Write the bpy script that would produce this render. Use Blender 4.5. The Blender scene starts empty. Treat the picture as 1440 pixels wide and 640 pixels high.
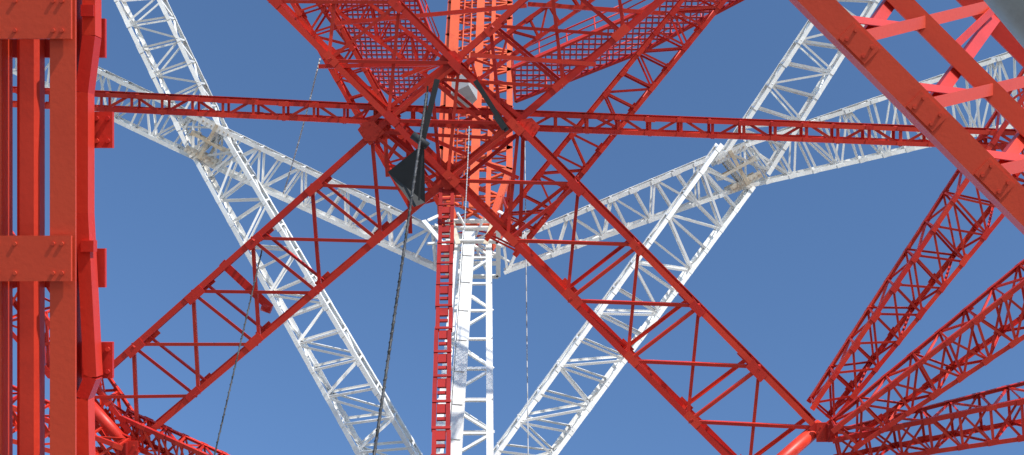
import bpy, math, random, bmesh
from mathutils import Vector as V
random.seed(7)
sc=bpy.context.scene
# ---------------------------------------------------------------- tower face frame
# a: horizontal, b: up the slope of the inclined face, n: through the face (metres)
E=math.radians(50)
O=V((0,25.712,32.242))
RA=V((1,0,0)); RB=V((0,-math.sin(E),math.cos(E))); RN=V((0,math.cos(E),math.sin(E)))
def P(a,b,n=0.0): return O+RA*a+RB*b+RN*n
UP=V((0,0,1))
# ---------------------------------------------------------------- materials
def paint(name,c1,c2,rough,dirt,dirtcol,scale=1.6,spec=0.4):
    m=bpy.data.materials.new(name); m.use_nodes=True; nt=m.node_tree; N=nt.nodes; L=nt.links
    b=N["Principled BSDF"]
    at=N.new("ShaderNodeAttribute"); at.attribute_name="var"
    mix=N.new("ShaderNodeMix"); mix.data_type='RGBA'; mix.inputs[6].default_value=(*c1,1); mix.inputs[7].default_value=(*c2,1)
    L.new(at.outputs["Fac"],mix.inputs[0])
    geo=N.new("ShaderNodeNewGeometry")
    no=N.new("ShaderNodeTexNoise"); no.inputs["Scale"].default_value=scale; no.inputs["Detail"].default_value=8; no.inputs["Roughness"].default_value=.7
    L.new(geo.outputs["Position"],no.inputs["Vector"])
    r=N.new("ShaderNodeValToRGB"); r.color_ramp.elements[0].position=.5; r.color_ramp.elements[1].position=.7
    r.color_ramp.elements[1].color=(dirt,dirt,dirt,1)
    L.new(no.outputs["Fac"],r.inputs[0])
    m2=N.new("ShaderNodeMix"); m2.data_type='RGBA'; m2.inputs[7].default_value=(*dirtcol,1)
    L.new(r.outputs[0],m2.inputs[0]); L.new(mix.outputs[2],m2.inputs[6])
    n2=N.new("ShaderNodeTexNoise"); n2.inputs["Scale"].default_value=.35; n2.inputs["Detail"].default_value=3
    L.new(geo.outputs["Position"],n2.inputs["Vector"])
    hs=N.new("ShaderNodeHueSaturation"); mr=N.new("ShaderNodeMapRange"); mr.inputs[3].default_value=.8; mr.inputs[4].default_value=1.2
    L.new(n2.outputs["Fac"],mr.inputs[0]); L.new(mr.outputs[0],hs.inputs["Value"]); L.new(m2.outputs[2],hs.inputs["Color"])
    L.new(hs.outputs[0],b.inputs["Base Color"])
    b.inputs["Roughness"].default_value=rough; b.inputs["Specular IOR Level"].default_value=spec
    bp=N.new("ShaderNodeBump"); bp.inputs["Strength"].default_value=.15; bp.inputs["Distance"].default_value=.01
    n3=N.new("ShaderNodeTexNoise"); n3.inputs["Scale"].default_value=25; L.new(geo.outputs["Position"],n3.inputs["Vector"])
    L.new(n3.outputs["Fac"],bp.inputs["Height"]); L.new(bp.outputs[0],b.inputs["Normal"])
    return m
RED=paint("red_paint",(.54,.020,.014),(.70,.048,.022),.42,.45,(.38,.020,.013),1.6,.4)
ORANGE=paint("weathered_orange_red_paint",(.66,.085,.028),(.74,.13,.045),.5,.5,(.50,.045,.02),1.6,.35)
LEG=paint("near_leg_red_paint",(.60,.045,.020),(.66,.065,.026),.42,.35,(.46,.03,.016),1.2,.4)
DRED=paint("dull_red_paint",(.30,.013,.011),(.40,.020,.014),.55,.5,(.17,.012,.010),1.6,.3)
GRATE=paint("faded_red_grating",(.52,.045,.06),(.60,.08,.09),.6,.4,(.35,.04,.04))
WHITE=paint("white_paint",(.76,.75,.72),(.88,.87,.84),.42,.4,(.58,.53,.46))
RUST=paint("rusty_white_paint",(.60,.48,.33),(.76,.69,.58),.6,.8,(.30,.17,.08),2.5)
STEEL=paint("galvanized_steel",(.28,.29,.29),(.36,.37,.37),.5,.4,(.16,.15,.14),4)
BLACK=paint("dark_grey_sheet",(.028,.03,.032),(.04,.042,.045),.6,.4,(.02,.02,.02),3,.25)
WIRE=paint("steel_wire",(.03,.03,.03),(.08,.08,.08),.5,.4,(.03,.03,.03),6)
PALE=paint("pale_wire",(.42,.42,.42),(.5,.5,.5),.5,.2,(.3,.3,.3),6)
CONC=paint("concrete",(.33,.32,.30),(.36,.35,.33),.9,.6,(.22,.21,.19),2)
MATS=[RED,ORANGE,DRED,GRATE,WHITE,RUST,STEEL,BLACK,WIRE,PALE,CONC,LEG]
# ---------------------------------------------------------------- mesh builder
class B:
    def __init__(s): s.v=[];s.f=[];s.m=[];s.r=[];s.sm=[]
    def add(s,vs,fs,mat,var=None,smooth=None):
        o=len(s.v); s.v+=[tuple(x) for x in vs]
        if var is None: var=random.random()
        for i,f in enumerate(fs):
            s.f.append([o+k for k in f]); s.m.append(MATS.index(mat)); s.r.append(var); s.sm.append(bool(smooth and smooth[i]))
    def prism(s,p,q,x,y,prof,mat,prof2=None,smooth=False,var=None):
        n=len(prof); prof2=prof2 or prof
        vs=[p+x*a+y*b for a,b in prof]+[q+x*a+y*b for a,b in prof2]
        fs=[(i,(i+1)%n,n+(i+1)%n,n+i) for i in range(n)]+[tuple(range(n-1,-1,-1)),tuple(range(n,2*n))]
        s.add(vs,fs,mat,var,[smooth]*n+[False,False])
    def angle(s,p,q,w,x,y,mat,w2=None):
        d=(q-p).normalized(); x=(x-d*x.dot(d))
        if x.length<1e-4: x=d.orthogonal()
        x.normalize()
        y2=y-d*y.dot(d)-x*y.dot(x)
        y=y2.normalized() if y2.length>1e-4 else d.cross(x)
        w2=w2 or w; t=max(w*.13,.012)
        s.prism(p,q,x,y,[(0,0),(w,0),(w,t),(t,t),(t,w2),(0,w2)],mat)
    def box(s,p,q,w,h,x,mat,var=None):
        d=(q-p).normalized(); x=(x-d*x.dot(d))
        if x.length<1e-4: x=d.orthogonal()
        x.normalize(); y=d.cross(x)
        s.prism(p,q,x,y,[(-w/2,-h/2),(w/2,-h/2),(w/2,h/2),(-w/2,h/2)],mat,var=var)
    def tube(s,p,q,r,mat,r2=None,n=12):
        d=(q-p).normalized(); x=d.orthogonal().normalized(); y=d.cross(x); r2=r2 or r
        pr=[(r*math.cos(2*math.pi*i/n),r*math.sin(2*math.pi*i/n)) for i in range(n)]
        pr2=[(a*r2/r,b*r2/r) for a,b in pr]
        s.prism(p,q,x,y,pr,mat,pr2,smooth=True)
    def bolt(s,p,nrm,r,mat): s.tube(p-nrm*r*.2,p+nrm*r*.8,r,mat,n=6)
    def obj(s,name,parent=None):
        me=bpy.data.meshes.new(name); me.from_pydata(s.v,[],s.f)
        for m in MATS: me.materials.append(m)
        me.polygons.foreach_set("material_index",s.m); me.polygons.foreach_set("use_smooth",s.sm)
        at=me.attributes.new("var",'FLOAT','FACE'); at.data.foreach_set("value",s.r)
        me.update(); 
        bm=bmesh.new(); bm.from_mesh(me); bmesh.ops.recalc_face_normals(bm,faces=bm.faces); bm.to_mesh(me); bm.free()
        o=bpy.data.objects.new(name,me); sc.collection.objects.link(o)
        if parent: o.parent=parent
        return o
def truss(b,P0,P1,Q0,Q1,T,n,cw,bw,mat,face='X',side='Z',gus=1.2,phase=0,strut=True,back=None,matb=None,dbl=0):
    matb=matb or mat; back=face if back is None else back
    T0,T1=(T if isinstance(T,tuple) else (T,T))
    p=[P0.lerp(P1,i/n) for i in range(n+1)]; q=[Q0.lerp(Q1,i/n) for i in range(n+1)]
    t=[T0.lerp(T1,i/n) for i in range(n+1)]
    pb=[a+c for a,c in zip(p,t)]; qb=[a+c for a,c in zip(q,t)]
    pq=(Q0-P0).normalized(); tn=T0.normalized(); ax=(P1-P0).normalized()
    seg=3
    for nodes,x,y in((p,pq,tn),(q,-pq,tn),(pb,pq,-tn),(qb,-pq,-tn)):
        for i in range(0,n,seg): b.angle(nodes[i],nodes[min(n,i+seg)],cw,x,y,mat)
    def br(u,v,inw,off,w=bw):
        nrm=inw; d=(v-u).normalized(); y=d.cross(nrm)
        b.angle(u+inw*off-y*w*.5,v+inw*off-y*w*.5,w,y,inw,matb)
    for (A,C,inw,pat) in((p,q,tn,face),(pb,qb,-tn,back)):
        for i in range(n+1):
            if strut: br(A[i],C[i],inw,.02)
            if gus:
                for node,dirn in((A[i],pq),(C[i],-pq)):
                    g=cw*gus*random.uniform(.85,1.2); c=node+dirn*g*.5-inw*.012
                    b.box(c-ax*g,c+ax*g,g,.02,pq,mat)
        for i in range(n):
            if pat=='X':
                br(A[i],C[i+1],inw,.05); br(C[i],A[i+1],inw,.09+bw)
            elif pat=='Z':
                if (i+phase)%2: br(A[i],C[i+1],inw,.05)
                else: br(C[i],A[i+1],inw,.05)
    for (A,C,inw) in((p,pb,pq),(q,qb,-pq)):
        for i in range(n+1): br(A[i],C[i],inw,.03,bw*.85)
        for i in range(n):
            if side=='X': br(A[i],C[i+1],inw,.06); br(C[i],A[i+1],inw,.08+bw)
            elif side=='Z':
                if (i+phase)%2: br(A[i],C[i+1],inw,.06,bw*.85)
                else: br(C[i],A[i+1],inw,.06,bw*.85)
tower=bpy.data.objects.new("lattice_tower",None); sc.collection.objects.link(tower)
D=lambda a,b,n: RA*a+RB*b+RN*n
# ---- red crossing box trusses
b=B()
truss(b,P(-13.78,-5.33),P(4.9,11.3),P(-11.78,-6.89),P(7.33,9.22),D(.1,.26,1.3),10,.185,.105,RED,back='',gus=1.5)
truss(b,P(9.56,-6.22,-.5),P(-9.11,12.67,0),P(7.33,-7.89,-.5),P(-11.33,10.78,0),D(-.05,.28,1.3),10,.185,.105,RED,back='',gus=1.5)
b.obj("crossing_truss",tower)
# ---- red horizontal struts
b=B()
for p0,p1,q0,q1,n in(((-19,4.6),(-4.4,3.9),(-19,4.0),(-4.4,3.3),15),((.4,3.7),(19.5,2.95),(.4,3.1),(19.5,2.35),19),((-4.4,3.9),(.4,3.7),(-4.4,3.3),(.4,3.1),4)):
    truss(b,P(*p0,1),P(*p1,1),P(*q0,1),P(*q1,1),D(0,.14,.9),n,.14,.09,RED,face='Z',back='',gus=1)
b.obj("horizontal_strut",tower)
# ---- upper red struts behind
b=B()
truss(b,P(-.9,-.3,5.5),P(6.9,9.2,5.5),P(.3,-.9,5.5),P(8.1,8.6,5.5),D(0,.1,1.2),13,.14,.075,RED,face='Z')
truss(b,P(-2.6,1.0,5.5),P(-7.4,9.6,5.5),P(-3.7,.7,5.5),P(-8.6,9.2,5.5),D(0,.1,1.2),11,.14,.075,RED,face='Z')
truss(b,P(-2.2,5.6,6),P(3.4,9.6,6),P(-2.0,4.7,6),P(4.0,8.9,6),D(0,.1,1.0),8,.12,.07,RED,face='Z')
truss(b,P(-1.6,5.6,7),P(-7.4,9.9,7),P(-1.9,4.6,7),P(-8.0,9.0,7),D(0,.1,1.0),8,.12,.07,RED,face='Z')
for A,C in(((-1.3,5.3,-.3),(2.6,5.0,-.3)),((-3.6,4.9,2),(-1.8,5.6,2)),((.5,7.1,1),(4.9,6.8,1)),((-6.2,5.1,1),(-1.8,5.2,1)),((-5.9,6.8,3),(0.5,7.4,3)),((-4.1,3.2,.5),(-4.0,1.6,.5)),
    ((-3.5,3.3,2),(-3.4,-.2,2)),((.3,3.0,2),(.2,-.3,2)),((-2.9,3.0,3),(0.2,1.6,3)),((.5,3.2,3),(-3.2,1.4,3)),((-4.4,3.3,.3),(-1.9,5.2,.3)),((.5,3.2,.3),(-1.9,5.2,.6)),((-4.4,3.3,1.4),(-1.8,1.3,1.4)),((.5,3.2,1.4),(-1.8,1.3,1.4))):
    b.angle(P(*A),P(*C),.13,RB+RA*.3,RN,RED)
b.obj("upper_strut",tower)
# ---- end node fans
b=B()
fan=[((9.4,-5.5,0),(17.3,5.6,1),(10.1,-6.1,0),(18.7,3.9,1),12),
     ((9.7,-6.0,-1.5),(18.9,1.3,-2),(10.5,-6.6,-1.5),(18.9,-.9,-2),11),
     ((9.9,-6.4,-1),(18.9,-4.3,-2),(10.1,-7.3,-1),(18.9,-5.8,-2),10)]
for p0,p1,q0,q1,n in fan:
    truss(b,P(*p0),P(*p1),P(*q0),P(*q1),(D(.1,.1,.9),D(.2,.3,2.0)),n,.14,.075,RED,face='X',back='Z',side='Z')
truss(b,P(-12,-6.2,0),P(-19,2.6,1),P(-12.4,-7,0),P(-20,.9,1),(D(.1,.1,.9),D(.2,.3,2.0)),10,.14,.08,RED)
truss(b,P(-12,-6.6,-1),P(-19.5,-3.6,-2),P(-12.1,-7.4,-1),P(-19.5,-5.2,-2),(D(.1,.1,.9),D(.2,.3,2.0)),9,.14,.08,RED)
truss(b,P(-12.2,-5.9,0),P(-7.8,-7.6,-1),P(-12,-6.8,0),P(-8.4,-8.4,-1),D(0,.1,.8),7,.12,.07,RED)
b.tube(P(9.6,-6.15,-.2),P(6.6,-8.3,-1.5),.21,RED,n=20)
b.tube(P(-11.7,-7.1,-.2),P(-13.6,-5.1,0),.19,RED,n=20)
for c in((9.7,-6.3,-.6),(-11.9,-6.9,-.4)):
    c=P(*c); b.box(c-RA*.33,c+RA*.33,.05,.6,RN,RED); b.box(c-RB*.27,c+RB*.27,.05,.5,RA,DRED)
    for k in range(8): b.bolt(c+RA*.28*math.cos(k*.785)+RB*.22*math.sin(k*.785)-RN*.03,-RN,.03,RED)
b.obj("corner_brace",tower)
# ---- node gussets at the crossing
b=B()
for c in((-4.44,3.0),(-1.85,1.35),(.5,3.1),(-1.9,5.2)):
    for n in(-.06,1.35):
        c0=P(c[0],c[1],n)
        vs=[c0+RA*x+RB*y+RN*z for z in(0,.03) for x,y in((-.38,.05),(-.15,-.3),(.15,-.3),(.38,.05),(.12,.32),(-.2,.28))]
        b.add(vs,[tuple(range(5,-1,-1)),tuple(range(6,12))]+[(i,(i+1)%6,6+(i+1)%6,6+i) for i in range(6)],RED)
        if n<0:
            for k in range(8): b.bolt(c0+RA*.25*math.cos(k*.785)+RB*.2*math.sin(k*.785),-RN,.03,RED)
b.obj("gusset_plate",tower)
# ---- vertical service shaft: white below, red above
cap=P(-1.77,-.8,18)
def sh(dx,dy,h): return cap+V((dx,dy,h))
b=B()
base=-cap.z+.3
nb=int(-base/1.7)
cor0=[(-1.2,-.9),(1.1,-.9),(1.1,1.1),(-1.2,1.1)]
cor1=[(-.75,-.7),(.85,-.7),(.85,.8),(-.75,.8)]
def cr(i,h):
    t=max(0,min(1,1+h/14)); return sh(cor0[i][0]*(1-t)+cor1[i][0]*t,cor0[i][1]*(1-t)+cor1[i][1]*t,h)
xs=[V((1,0,0)),V((-1,0,0)),V((-1,0,0)),V((1,0,0))]; ys=[V((0,1,0))]*2+[V((0,-1,0))]*2
for i in range(4):
    for h0,h1 in((base,-14),(-14,0)):
        b.angle(cr(i,h0),cr(i,h1),.26 if i<2 else .2,xs[i],ys[i],WHITE)
for k in range(8):   # front guide channel in bolted lengths
    h0=-14+k*1.76; h1=h0+1.74; f0=(h0+14)/14; f1=(h1+14)/14
    A=lambda f,x,y: (-.35+.23*f+x, -.95+.17*f+y)
    b.box(sh(*A(f0,0,0),h0),sh(*A(f1,0,0),h1),.48,.3,V((1,0,0)),WHITE)
    b.box(sh(*A(f0,0,-.16),h1-.12),sh(*A(f1,0,-.16),h1+.12),.4,.03,V((1,0,0)),WHITE)
    b.box(sh(*A(f0,-.29,.0),h0),sh(*A(f1,-.29,.0),h1),.04,.42,V((1,0,0)),WHITE)
b.box(sh(-.35,-.95,base),sh(-.35,-.95,-14.02),.48,.3,V((1,0,0)),WHITE,.5)
for k in range(nb):
    h0=-1.7*(k+1);h1=-1.7*k
    for i in range(4):
        j=(i+1)%4
        inw=(cr((i+2)%4,h0)-cr(i,h0)).normalized()
        b.angle(cr(i,h0),cr(j,h0),.1,V((0,0,1)),inw,WHITE)
        if k%2: b.angle(cr(i,h0),cr(j,h1),.1,V((0,0,1)),inw,WHITE)
        else: b.angle(cr(j,h0),cr(i,h1),.1,V((0,0,1)),inw,WHITE)
b.obj("white_service_shaft",tower)
b=B()
for h in(-.9,.0,.5):
    for i in range(4):
        a=[(-1.15,-1),(1.15,-1),(1.15,1.1),(-1.15,1.1)]; j=(i+1)%4
        b.box(sh(*a[i],h),sh(*a[j],h),.09,.2,V((0,0,1)),WHITE)
for k in range(10):
    an=k*.628; b.box(sh(.3*math.cos(an),.3*math.sin(an),.25),sh(2.1*math.cos(an),1.9*math.sin(an),.1),.12,.08,V((0,0,1)),WHITE)
for sx in(-1,1):
    b.box(sh(sx*1.2,-1,-1.2),sh(sx*2.2,-1.2,.3),.2,.06,V((0,0,1)),WHITE)
    b.box(sh(sx*1.15,-1,1.2),sh(sx*2.0,-1.2,.3),.14,.06,V((0,0,1)),WHITE)
    b.box(sh(sx*.6,-1.1,-1.2),sh(sx*1.0,-1.15,.6),.22,.05,V((1,0,0)),RUST)
b.obj("shaft_collar",tower)
b=B()
def rc(i,h):
    w=.9+min(1,max(0,(h-.5)/3.0))*.9
    s=[(-1,-1),(1,-1),(1,1),(-1,1)][i]; return sh(s[0]*w,s[1]*w*.9,h)
lev=[.5,2.0,3.5]+[3.5+1.7*k for k in range(1,18)]
for a,c in zip(lev[:-1],lev[1:]):
    for i in range(4):
        j=(i+1)%4; inw=(rc((i+2)%4,a)-rc(i,a)).normalized()
        b.angle(rc(i,a),rc(i,c),.3,xs[i],ys[i],ORANGE)
        b.angle(rc(i,a),rc(j,a),.12,V((0,0,1)),inw,ORANGE)
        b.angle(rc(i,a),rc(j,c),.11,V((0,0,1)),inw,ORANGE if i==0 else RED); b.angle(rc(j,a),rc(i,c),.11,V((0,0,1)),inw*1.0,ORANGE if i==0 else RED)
for x,wd in((-1.5,.5),(.05,.42),(.85,.22)):
    b.box(sh(x*.8,-1.7,1.2 if x<0 else .6),sh(x,-1.85,34),wd,.12,V((1,0,0)),ORANGE)
for x in(-.85,-.45): b.tube(sh(x,-1.75,.5),sh(x,-1.75,34),.04,ORANGE)
for k in range(90): b.tube(sh(-.85,-1.75,.6+.37*k),sh(-.45,-1.75,.6+.37*k),.02,RED,n=6)
b.obj("red_service_shaft",tower)
# ---- slotted cable tray hanging below the crossing
b=B()
top=P(-2.04,1.2,0); 
M=32.5; bot=top+V((.8,0,-M))
d=(bot-top).normalized(); X=V((1,0,0)); F=V((0,-1,0))
k=0.0
while k<M-.9:
    c=top+d*k; j=(random.random()-.5)*.03
    for s in(-1,1): b.box(c+X*(s*.18+j),c+d*.88+X*(s*.18+j),.11,.12,X,DRED)
    b.box(c,c+d*.3,.25,.06,X,DRED); b.box(c+d*.44,c+d*.54,.24,.05,X,DRED)
    b.box(c+d*.80+F*.07,c+d*.88+F*.07,.48,.03,X,DRED)
    k+=.9
b.obj("cable_tray",tower)
# ---- white trusses
b=B()
Tq=D(0,.1,1.3)
def wt(p0,p1,q0,q1,n,face='Z',T=Tq,ph=0): truss(b,P(*p0),P(*p1),P(*q0),P(*q1),T,n,.19,.10,WHITE,face=face,phase=ph,gus=1)
wt((-2.67,-.5,18.5),(-13.8,4.75,20),(-3.5,-2.0,18.5),(-15,3.2,20),11)
wt((-13.8,4.75,20),(-24.5,9.8,22),(-15,3.2,20),(-24.5,7.6,22),9)
wt((-17.6,12.3,22),(-13.6,4.67,20),(-19.9,12.3,22),(-15.2,3.5,20),7)
wt((-13.6,4.67,20),(-2.5,-11.3,11),(-15.0,3.27,20),(-4.99,-11.3,11),14)
wt((-.4,-.7,18.5),(9.67,3.5,20),(-.2,-2.1,18.5),(11,1.83,20),10)
wt((9.67,3.5,20),(26,9.1,22),(11,1.83,20),(26,5.2,22),13)
wt((10,3.6,20),(16,12.2,22),(12.2,2.6,20),(18.6,12.2,22),8)
wt((9.67,3.83,20),(-2.35,-11.3,11),(11.33,1.73,20),(.17,-11.3,11),14)
b.obj("white_brace",tower)
b=B()
for c,ang in(((-14.2,4.0,19.8),-.5),((10.6,2.8,19.8),.5)):
    c0=P(*c); u=RA*math.cos(ang)+RB*math.sin(ang); v=-RA*math.sin(ang)+RB*math.cos(ang)
    for n in(0,1.7):
        b.box(c0-u*.8+v*.75+RN*n,c0+u*.8+v*.75+RN*n,.35,.03,v,WHITE)
        b.box(c0-u*.8-v*.75+RN*n,c0+u*.8-v*.75+RN*n,.35,.03,v,RUST)
        b.box(c0-v*.9+RN*(n-.04),c0+v*.9+RN*(n-.04),.16,.05,u,RUST)
        b.box(c0-u*.9+RN*(n-.08),c0+u*.9+RN*(n-.08),.14,.03,v,RUST)
    for s in(-1,1): b.box(c0+u*s*.9,c0+u*s*.9+RN*1.7,.3,.05,v,RUST); b.box(c0+v*s*.8,c0+v*s*.8+RN*1.7,.25,.05,u,RUST)
    for s in (-1,1):
        for k in range(-3,4): b.bolt(c0+u*.22*k-RN*.03+v*.75*s,-RN,.04,RUST)
b.obj("brace_joint",tower)
# ---- gratings (horizontal walkways)
def clip(poly,k,val):
    out=[]
    for i in range(len(poly)):
        a=poly[i];c=poly[(i+1)%len(poly)]
        if (a[k]-val)*(c[k]-val)<0:
            t=(val-a[k])/(c[k]-a[k]); out.append(a[1-k]+(c[1-k]-a[1-k])*t)
    return sorted(out)
def grating(b,poly,z,mat,sp):
    for k in(0,1):
        lo=min(p[k] for p in poly);hi=max(p[k] for p in poly); v=lo+sp*.5
        while v<hi:
            cs=clip(poly,k,v)
            for e in range(0,len(cs)-1,2):
                A=[0,0];C=[0,0];A[k]=C[k]=v;A[1-k]=cs[e];C[1-k]=cs[e+1]
                b.box(V((*A,z+.05*k)),V((*C,z+.05*k)),.08 if k else .06,.03,V((0,0,1)).cross(V((C[0]-A[0],C[1]-A[1],0))).normalized(),mat)
            v+=sp
    for i in range(len(poly)):
        a=V((*poly[i],z));c=V((*poly[(i+1)%len(poly)],z)); b.box(a,c,.2,.1,UP,RED)
        n=max(2,int((c-a).length/1.2))
        for q in range(n+1): b.tube(a.lerp(c,q/n),a.lerp(c,q/n)+UP*1.1,.03,RED,n=6)
        b.tube(a+UP*1.1,c+UP*1.1,.035,RED,n=6); b.tube(a+UP*.6,c+UP*.6,.03,RED,n=6)
b=B()
def hz(a,bb,n0=10,b0=7): return P(a,bb,n0-.839*(bb-b0))   # point at common height
pl=[hz(-8.6,10.2),hz(-4.2,10.2),hz(-2.9,6.9),hz(-4.3,4.9),hz(-5.3,5.7)]
grating(b,[(p.x,p.y) for p in pl],pl[0].z,GRATE,.2)
pr=[hz(.14,5.1),hz(5.1,6.9),hz(10.6,9.6),hz(7.8,9.6),hz(4.3,8.0),hz(0,6.3)]
grating(b,[(p.x,p.y) for p in pr],pr[0].z,GRATE,.24)
b.obj("walkway_grating",tower)
# ---- near left leg
b=B()
n=-31
b.box(P(-3.6,-12.6,n),P(-3.6,6,n),.1,.2,RA,LEG)
b.angle(P(-3.16,-12.6,n-.25),P(-3.16,6,n-.25),.175,RA,RN,LEG)
w=.08;ch=.03
b.prism(P(-3.42,-12.6,n+.1),P(-3.42,6,n+.1),RA,RN,[(-w,-w+ch),(-w+ch,-w),(w-ch,-w),(w,-w+ch),(w,w-ch),(w-ch,w),(-w+ch,w),(-w,w-ch)],RED,var=1.0)
pts=[(-2.98,6),(-2.97,1.35),(-3.02,.95),(-3.02,.1),(-2.96,-1.05),(-3.02,-1.2),(-2.99,-3),(-2.99,-12.6)]
for p0,p1 in zip(pts[:-1],pts[1:]): b.box(P(p0[0],p0[1],n+.05),P(p1[0],p1[1],n+.05),.09,.14,RA,RED)
b.box(P(-3.1,-12.6,n+.2),P(-3.1,6,n+.2),.05,.3,RA,DRED)
for k in range(-7,4):
    y=-.21+k*1.65
    b.box(P(-3.75,y,n-.28),P(-3.00,y,n-.28),.31,.03,RB,LEG)
    b.box(P(-3.28,y-.74,n+.18),P(-2.86,y-.74,n+.18),.26,.04,RB,RED)
    b.box(P(-3.65,y+1.57,n+.2),P(-2.92,y+1.57,n+.2),.28,.04,RB,RED)
    for x in(-3.5,-3.38,-3.06,-3.12,-3.62):
        for yy in(-.1,.1): b.bolt(P(x,y+yy,n-.295),-RN,.014,LEG)
    for x in(-2.97,-2.89):
        for yy in(-.08,.08): b.bolt(P(x,y-.74+yy,n+.155),-RN,.018,RED)
    b.box(P(-3.02,y+.08,n),P(-2.93,y+.08,n),.08,.08,RB,RED)
b.obj("near_leg",tower)
# ---- near right brace
b=B()
def R(a,bb,c): return P(a,bb,c-40)
dg=(RA-RB).normalized(); dp=(RA+RB).normalized()
c1a,c1b=R(2.0,2.98,12),R(22.2,-17.2,12)
c2a,c2b=R(2.9,3.35,13),R(23.0,-16.7,13)
c3a,c3b=R(4.4,3.37,14.2),R(24,-16.2,14.2)
b.box(c1a,c1b,.26,.04,dp,LEG,.9); b.box(c1a+RN*.14+dp*.11,c1b+RN*.14+dp*.11,.04,.24,dp,DRED)
b.box(c1a+RN*.10-dp*.11,c1b+RN*.10-dp*.11,.04,.16,dp,RED)
b.box(c2a,c2b,.20,.03,dp,LEG,.8); b.box(c2a+RN*.12+dp*.08,c2b+RN*.12+dp*.08,.03,.2,dp,DRED)
b.angle(c3a,c3b,.22,-dp,RN,RED)
for k in range(-2,26):
    n1=R((487+95*k)/150,(258-95*k)/150,12.08); n3=R((680+95*k)/126.8,(305-95*k)/126.8,14.1); n3b=R((585+95*k)/126.8,(400-95*k)/126.8,14.1)
    n2=R((620+95*k)/138.5,(243-95*k)/138.5,13.05)
    b.angle(n1,n3,.12,RB,RN,LEG); b.angle(n1+RN*.14,n3b+RN*.14,.12,dg,RN,RED)
    b.angle(n1-dg*.45,n2-dg*.45,.09,dg,RN,RED)
    b.angle(n2,n3,.09,RB,RN,RED)
    c=n1-RN*.11
    b.box(c-dg*.17,c+dg*.17,.20,.015,dp,LEG,.8)
    for q in(-1,1):
        for r in(-1,1): b.bolt(c+dg*.11*q+dp*.06*r-RN*.01,-RN,.018,LEG)
b.obj("near_brace",tower)
b=B()
b.tube(R(1.9,1.64,6),R(2.95,.38,6),.12,STEEL,n=24); b.tube(R(1.86,1.69,6),R(1.9,1.64,6),.16,STEEL,n=24)
pp=b.obj("conduit_pipe",tower)
# ---- things hanging
b=B()
v=[P(-3.69,1.65,-2),P(-2.6,2.5,-2.1),P(-2.58,.74,-2),P(-2.9,.6,-2.2),P(-2.75,1.5,-1.3)]
b.add(v,[(0,1,2,3),(0,4,1),(1,4,2),(2,4,3),(3,4,0)],BLACK)  # folded dark grey sheet, hung beside the crossing
b.box(P(-2.22,4.4,-2),P(-2.68,2.45,-2.05),.16,.1,RA,BLACK)
b.box(P(-2.5,4.2,-2),P(-2.75,.8,-2.2),.05,.05,RA,BLACK)
b.tube(P(-2.95,2.75,-2.1),P(-2.5,2.4,-2.1),.12,BLACK)
b.obj("folded_sheet")
b=B()
b.box(P(-1.1,4.4,-1.6),P(-.15,2.9,-1.7),.15,.12,RA+RB,BLACK); b.box(P(-.5,3.35,-1.75),P(-.22,2.95,-1.8),.17,.1,RA+RB,BLACK)
b.obj("floodlight_arm")
b=B()
q=[P(-2.1,4.6,4),P(-1.5,4.9,4),P(-1.2,4.4,4),P(-1.7,3.9,4)]
tq=[x+UP*.9 for x in q]
b.add(q+tq,[(3,2,1,0),(4,5,6,7),(0,1,5,4),(1,2,6,5),(2,3,7,6),(3,0,4,7)],STEEL)
b.obj("equipment_box")
b=B()
b.angle(P(-9.3,-1.2,.6),P(-7.75,-2.65,.6),.26,RA+RB,RN,RED); b.tube(P(-7.95,-2.5,.7),P(-7.65,-2.6,.7),.15,RED)
b.obj("outrigger_bar",tower)
def cable(p,q,r,mat,name="hoist_cable",sag=.15,twist=False):
    b=B(); n=40; pts=[p.lerp(q,i/n)+V((0,sag*math.sin(math.pi*i/n),0)) for i in range(n+1)]
    for a,c in zip(pts[:-1],pts[1:]): b.tube(a,c,r,mat,n=8)
    if twist:
        d=(q-p).length; m=int(d/.3)
        for i in range(m):
            c=p.lerp(q,i/m)+V((0,sag*math.sin(math.pi*i/m),0)); c2=p.lerp(q,(i+.4)/m)+V((0,sag*math.sin(math.pi*(i+.4)/m),0))
            b.tube(c+RA*.015,c2-RA*.015,r*1.1,mat,n=6)
    return b.obj(name)
cable(P(-2.53,4.0,-2),P(-3.6,-17.2,-27.3),.034,WIRE,twist=True)
cable(P(-7.9,-.67,.5),P(-8.0,-21.1,-24.4),.022,WIRE,twist=True)
cable(P(-7.5,6.6,10),P(-8.75,1.3,9),.03,PALE)
cable(P(.5,3.6,10),P(.45,-17,-15),.018,PALE)
cable(P(-1.27,3.0,-2),P(-1.3,-.3,-5.5),.014,PALE)
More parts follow.
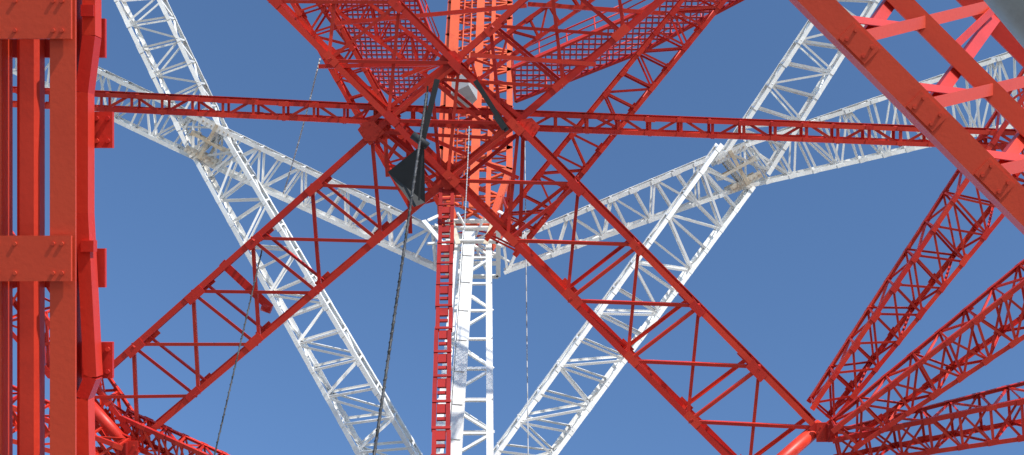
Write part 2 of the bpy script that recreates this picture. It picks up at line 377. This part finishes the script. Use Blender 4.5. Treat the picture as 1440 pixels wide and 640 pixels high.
# ---- foundations and ground
b=B()
for c in((P(-3.3,-12.8,-31)),(P(22.8,-17,-27.2)),V((cap.x,cap.y,0)),V((bot.x,bot.y,0))):
    x,y=c.x,c.y
    b.prism(V((x,y,-.3)),V((x,y,.5)),V((1,0,0)),V((0,1,0)),[(-1.3,-1.3),(1.3,-1.3),(1.3,1.3),(-1.3,1.3)],CONC,[(-1.1,-1.1),(1.1,-1.1),(1.1,1.1),(-1.1,1.1)])
b.obj("concrete_footing",tower)
me=bpy.data.meshes.new("ground"); s=4000; me.from_pydata([(-s,-s,0),(s,-s,0),(s,s,0),(-s,s,0)],[],[(0,1,2,3)])
g=bpy.data.objects.new("ground",me); sc.collection.objects.link(g)
gm=paint("gravel",(.32,.29,.24),(.32,.29,.24),.95,.6,(.18,.18,.12),.4); me.materials.append(gm)
# ---- light
sunel=math.radians(27); az=math.radians(-36)   # az measured from -Y toward +X
S=V((math.sin(-az)*math.cos(sunel),-math.cos(az)*math.cos(sunel),math.sin(sunel)))
L=bpy.data.lights.new("sun",'SUN'); L.energy=5; L.angle=math.radians(.5); L.color=(1,.95,.87)
lo=bpy.data.objects.new("sun",L); lo.rotation_euler=S.to_track_quat('Z','Y').to_euler(); sc.collection.objects.link(lo)
w=bpy.data.worlds.new("World"); sc.world=w; w.use_nodes=True; nt=w.node_tree
sk=nt.nodes.new("ShaderNodeTexSky"); sk.sky_type='NISHITA'; sk.sun_disc=False; sk.sun_elevation=sunel
sk.sun_rotation=math.atan2(S.x,S.y); sk.altitude=2500; sk.air_density=1.0; sk.dust_density=0; sk.ozone_density=1.6
hs=nt.nodes.new("ShaderNodeHueSaturation"); hs.inputs["Saturation"].default_value=1.1; hs.inputs["Value"].default_value=1.75
nt.links.new(sk.outputs[0],hs.inputs["Color"])
nt.links.new(hs.outputs[0],nt.nodes["Background"].inputs[0]); nt.nodes["Background"].inputs[1].default_value=.15
# ---- camera
cd=bpy.data.cameras.new("camera"); cd.lens=45; cd.sensor_width=36; cd.clip_end=6000
co=bpy.data.objects.new("camera",cd); co.location=(0,0,1.6); co.rotation_euler=(math.radians(140),0,0); sc.collection.objects.link(co); sc.camera=co
sc.view_settings.view_transform='Standard'; sc.view_settings.look='None'
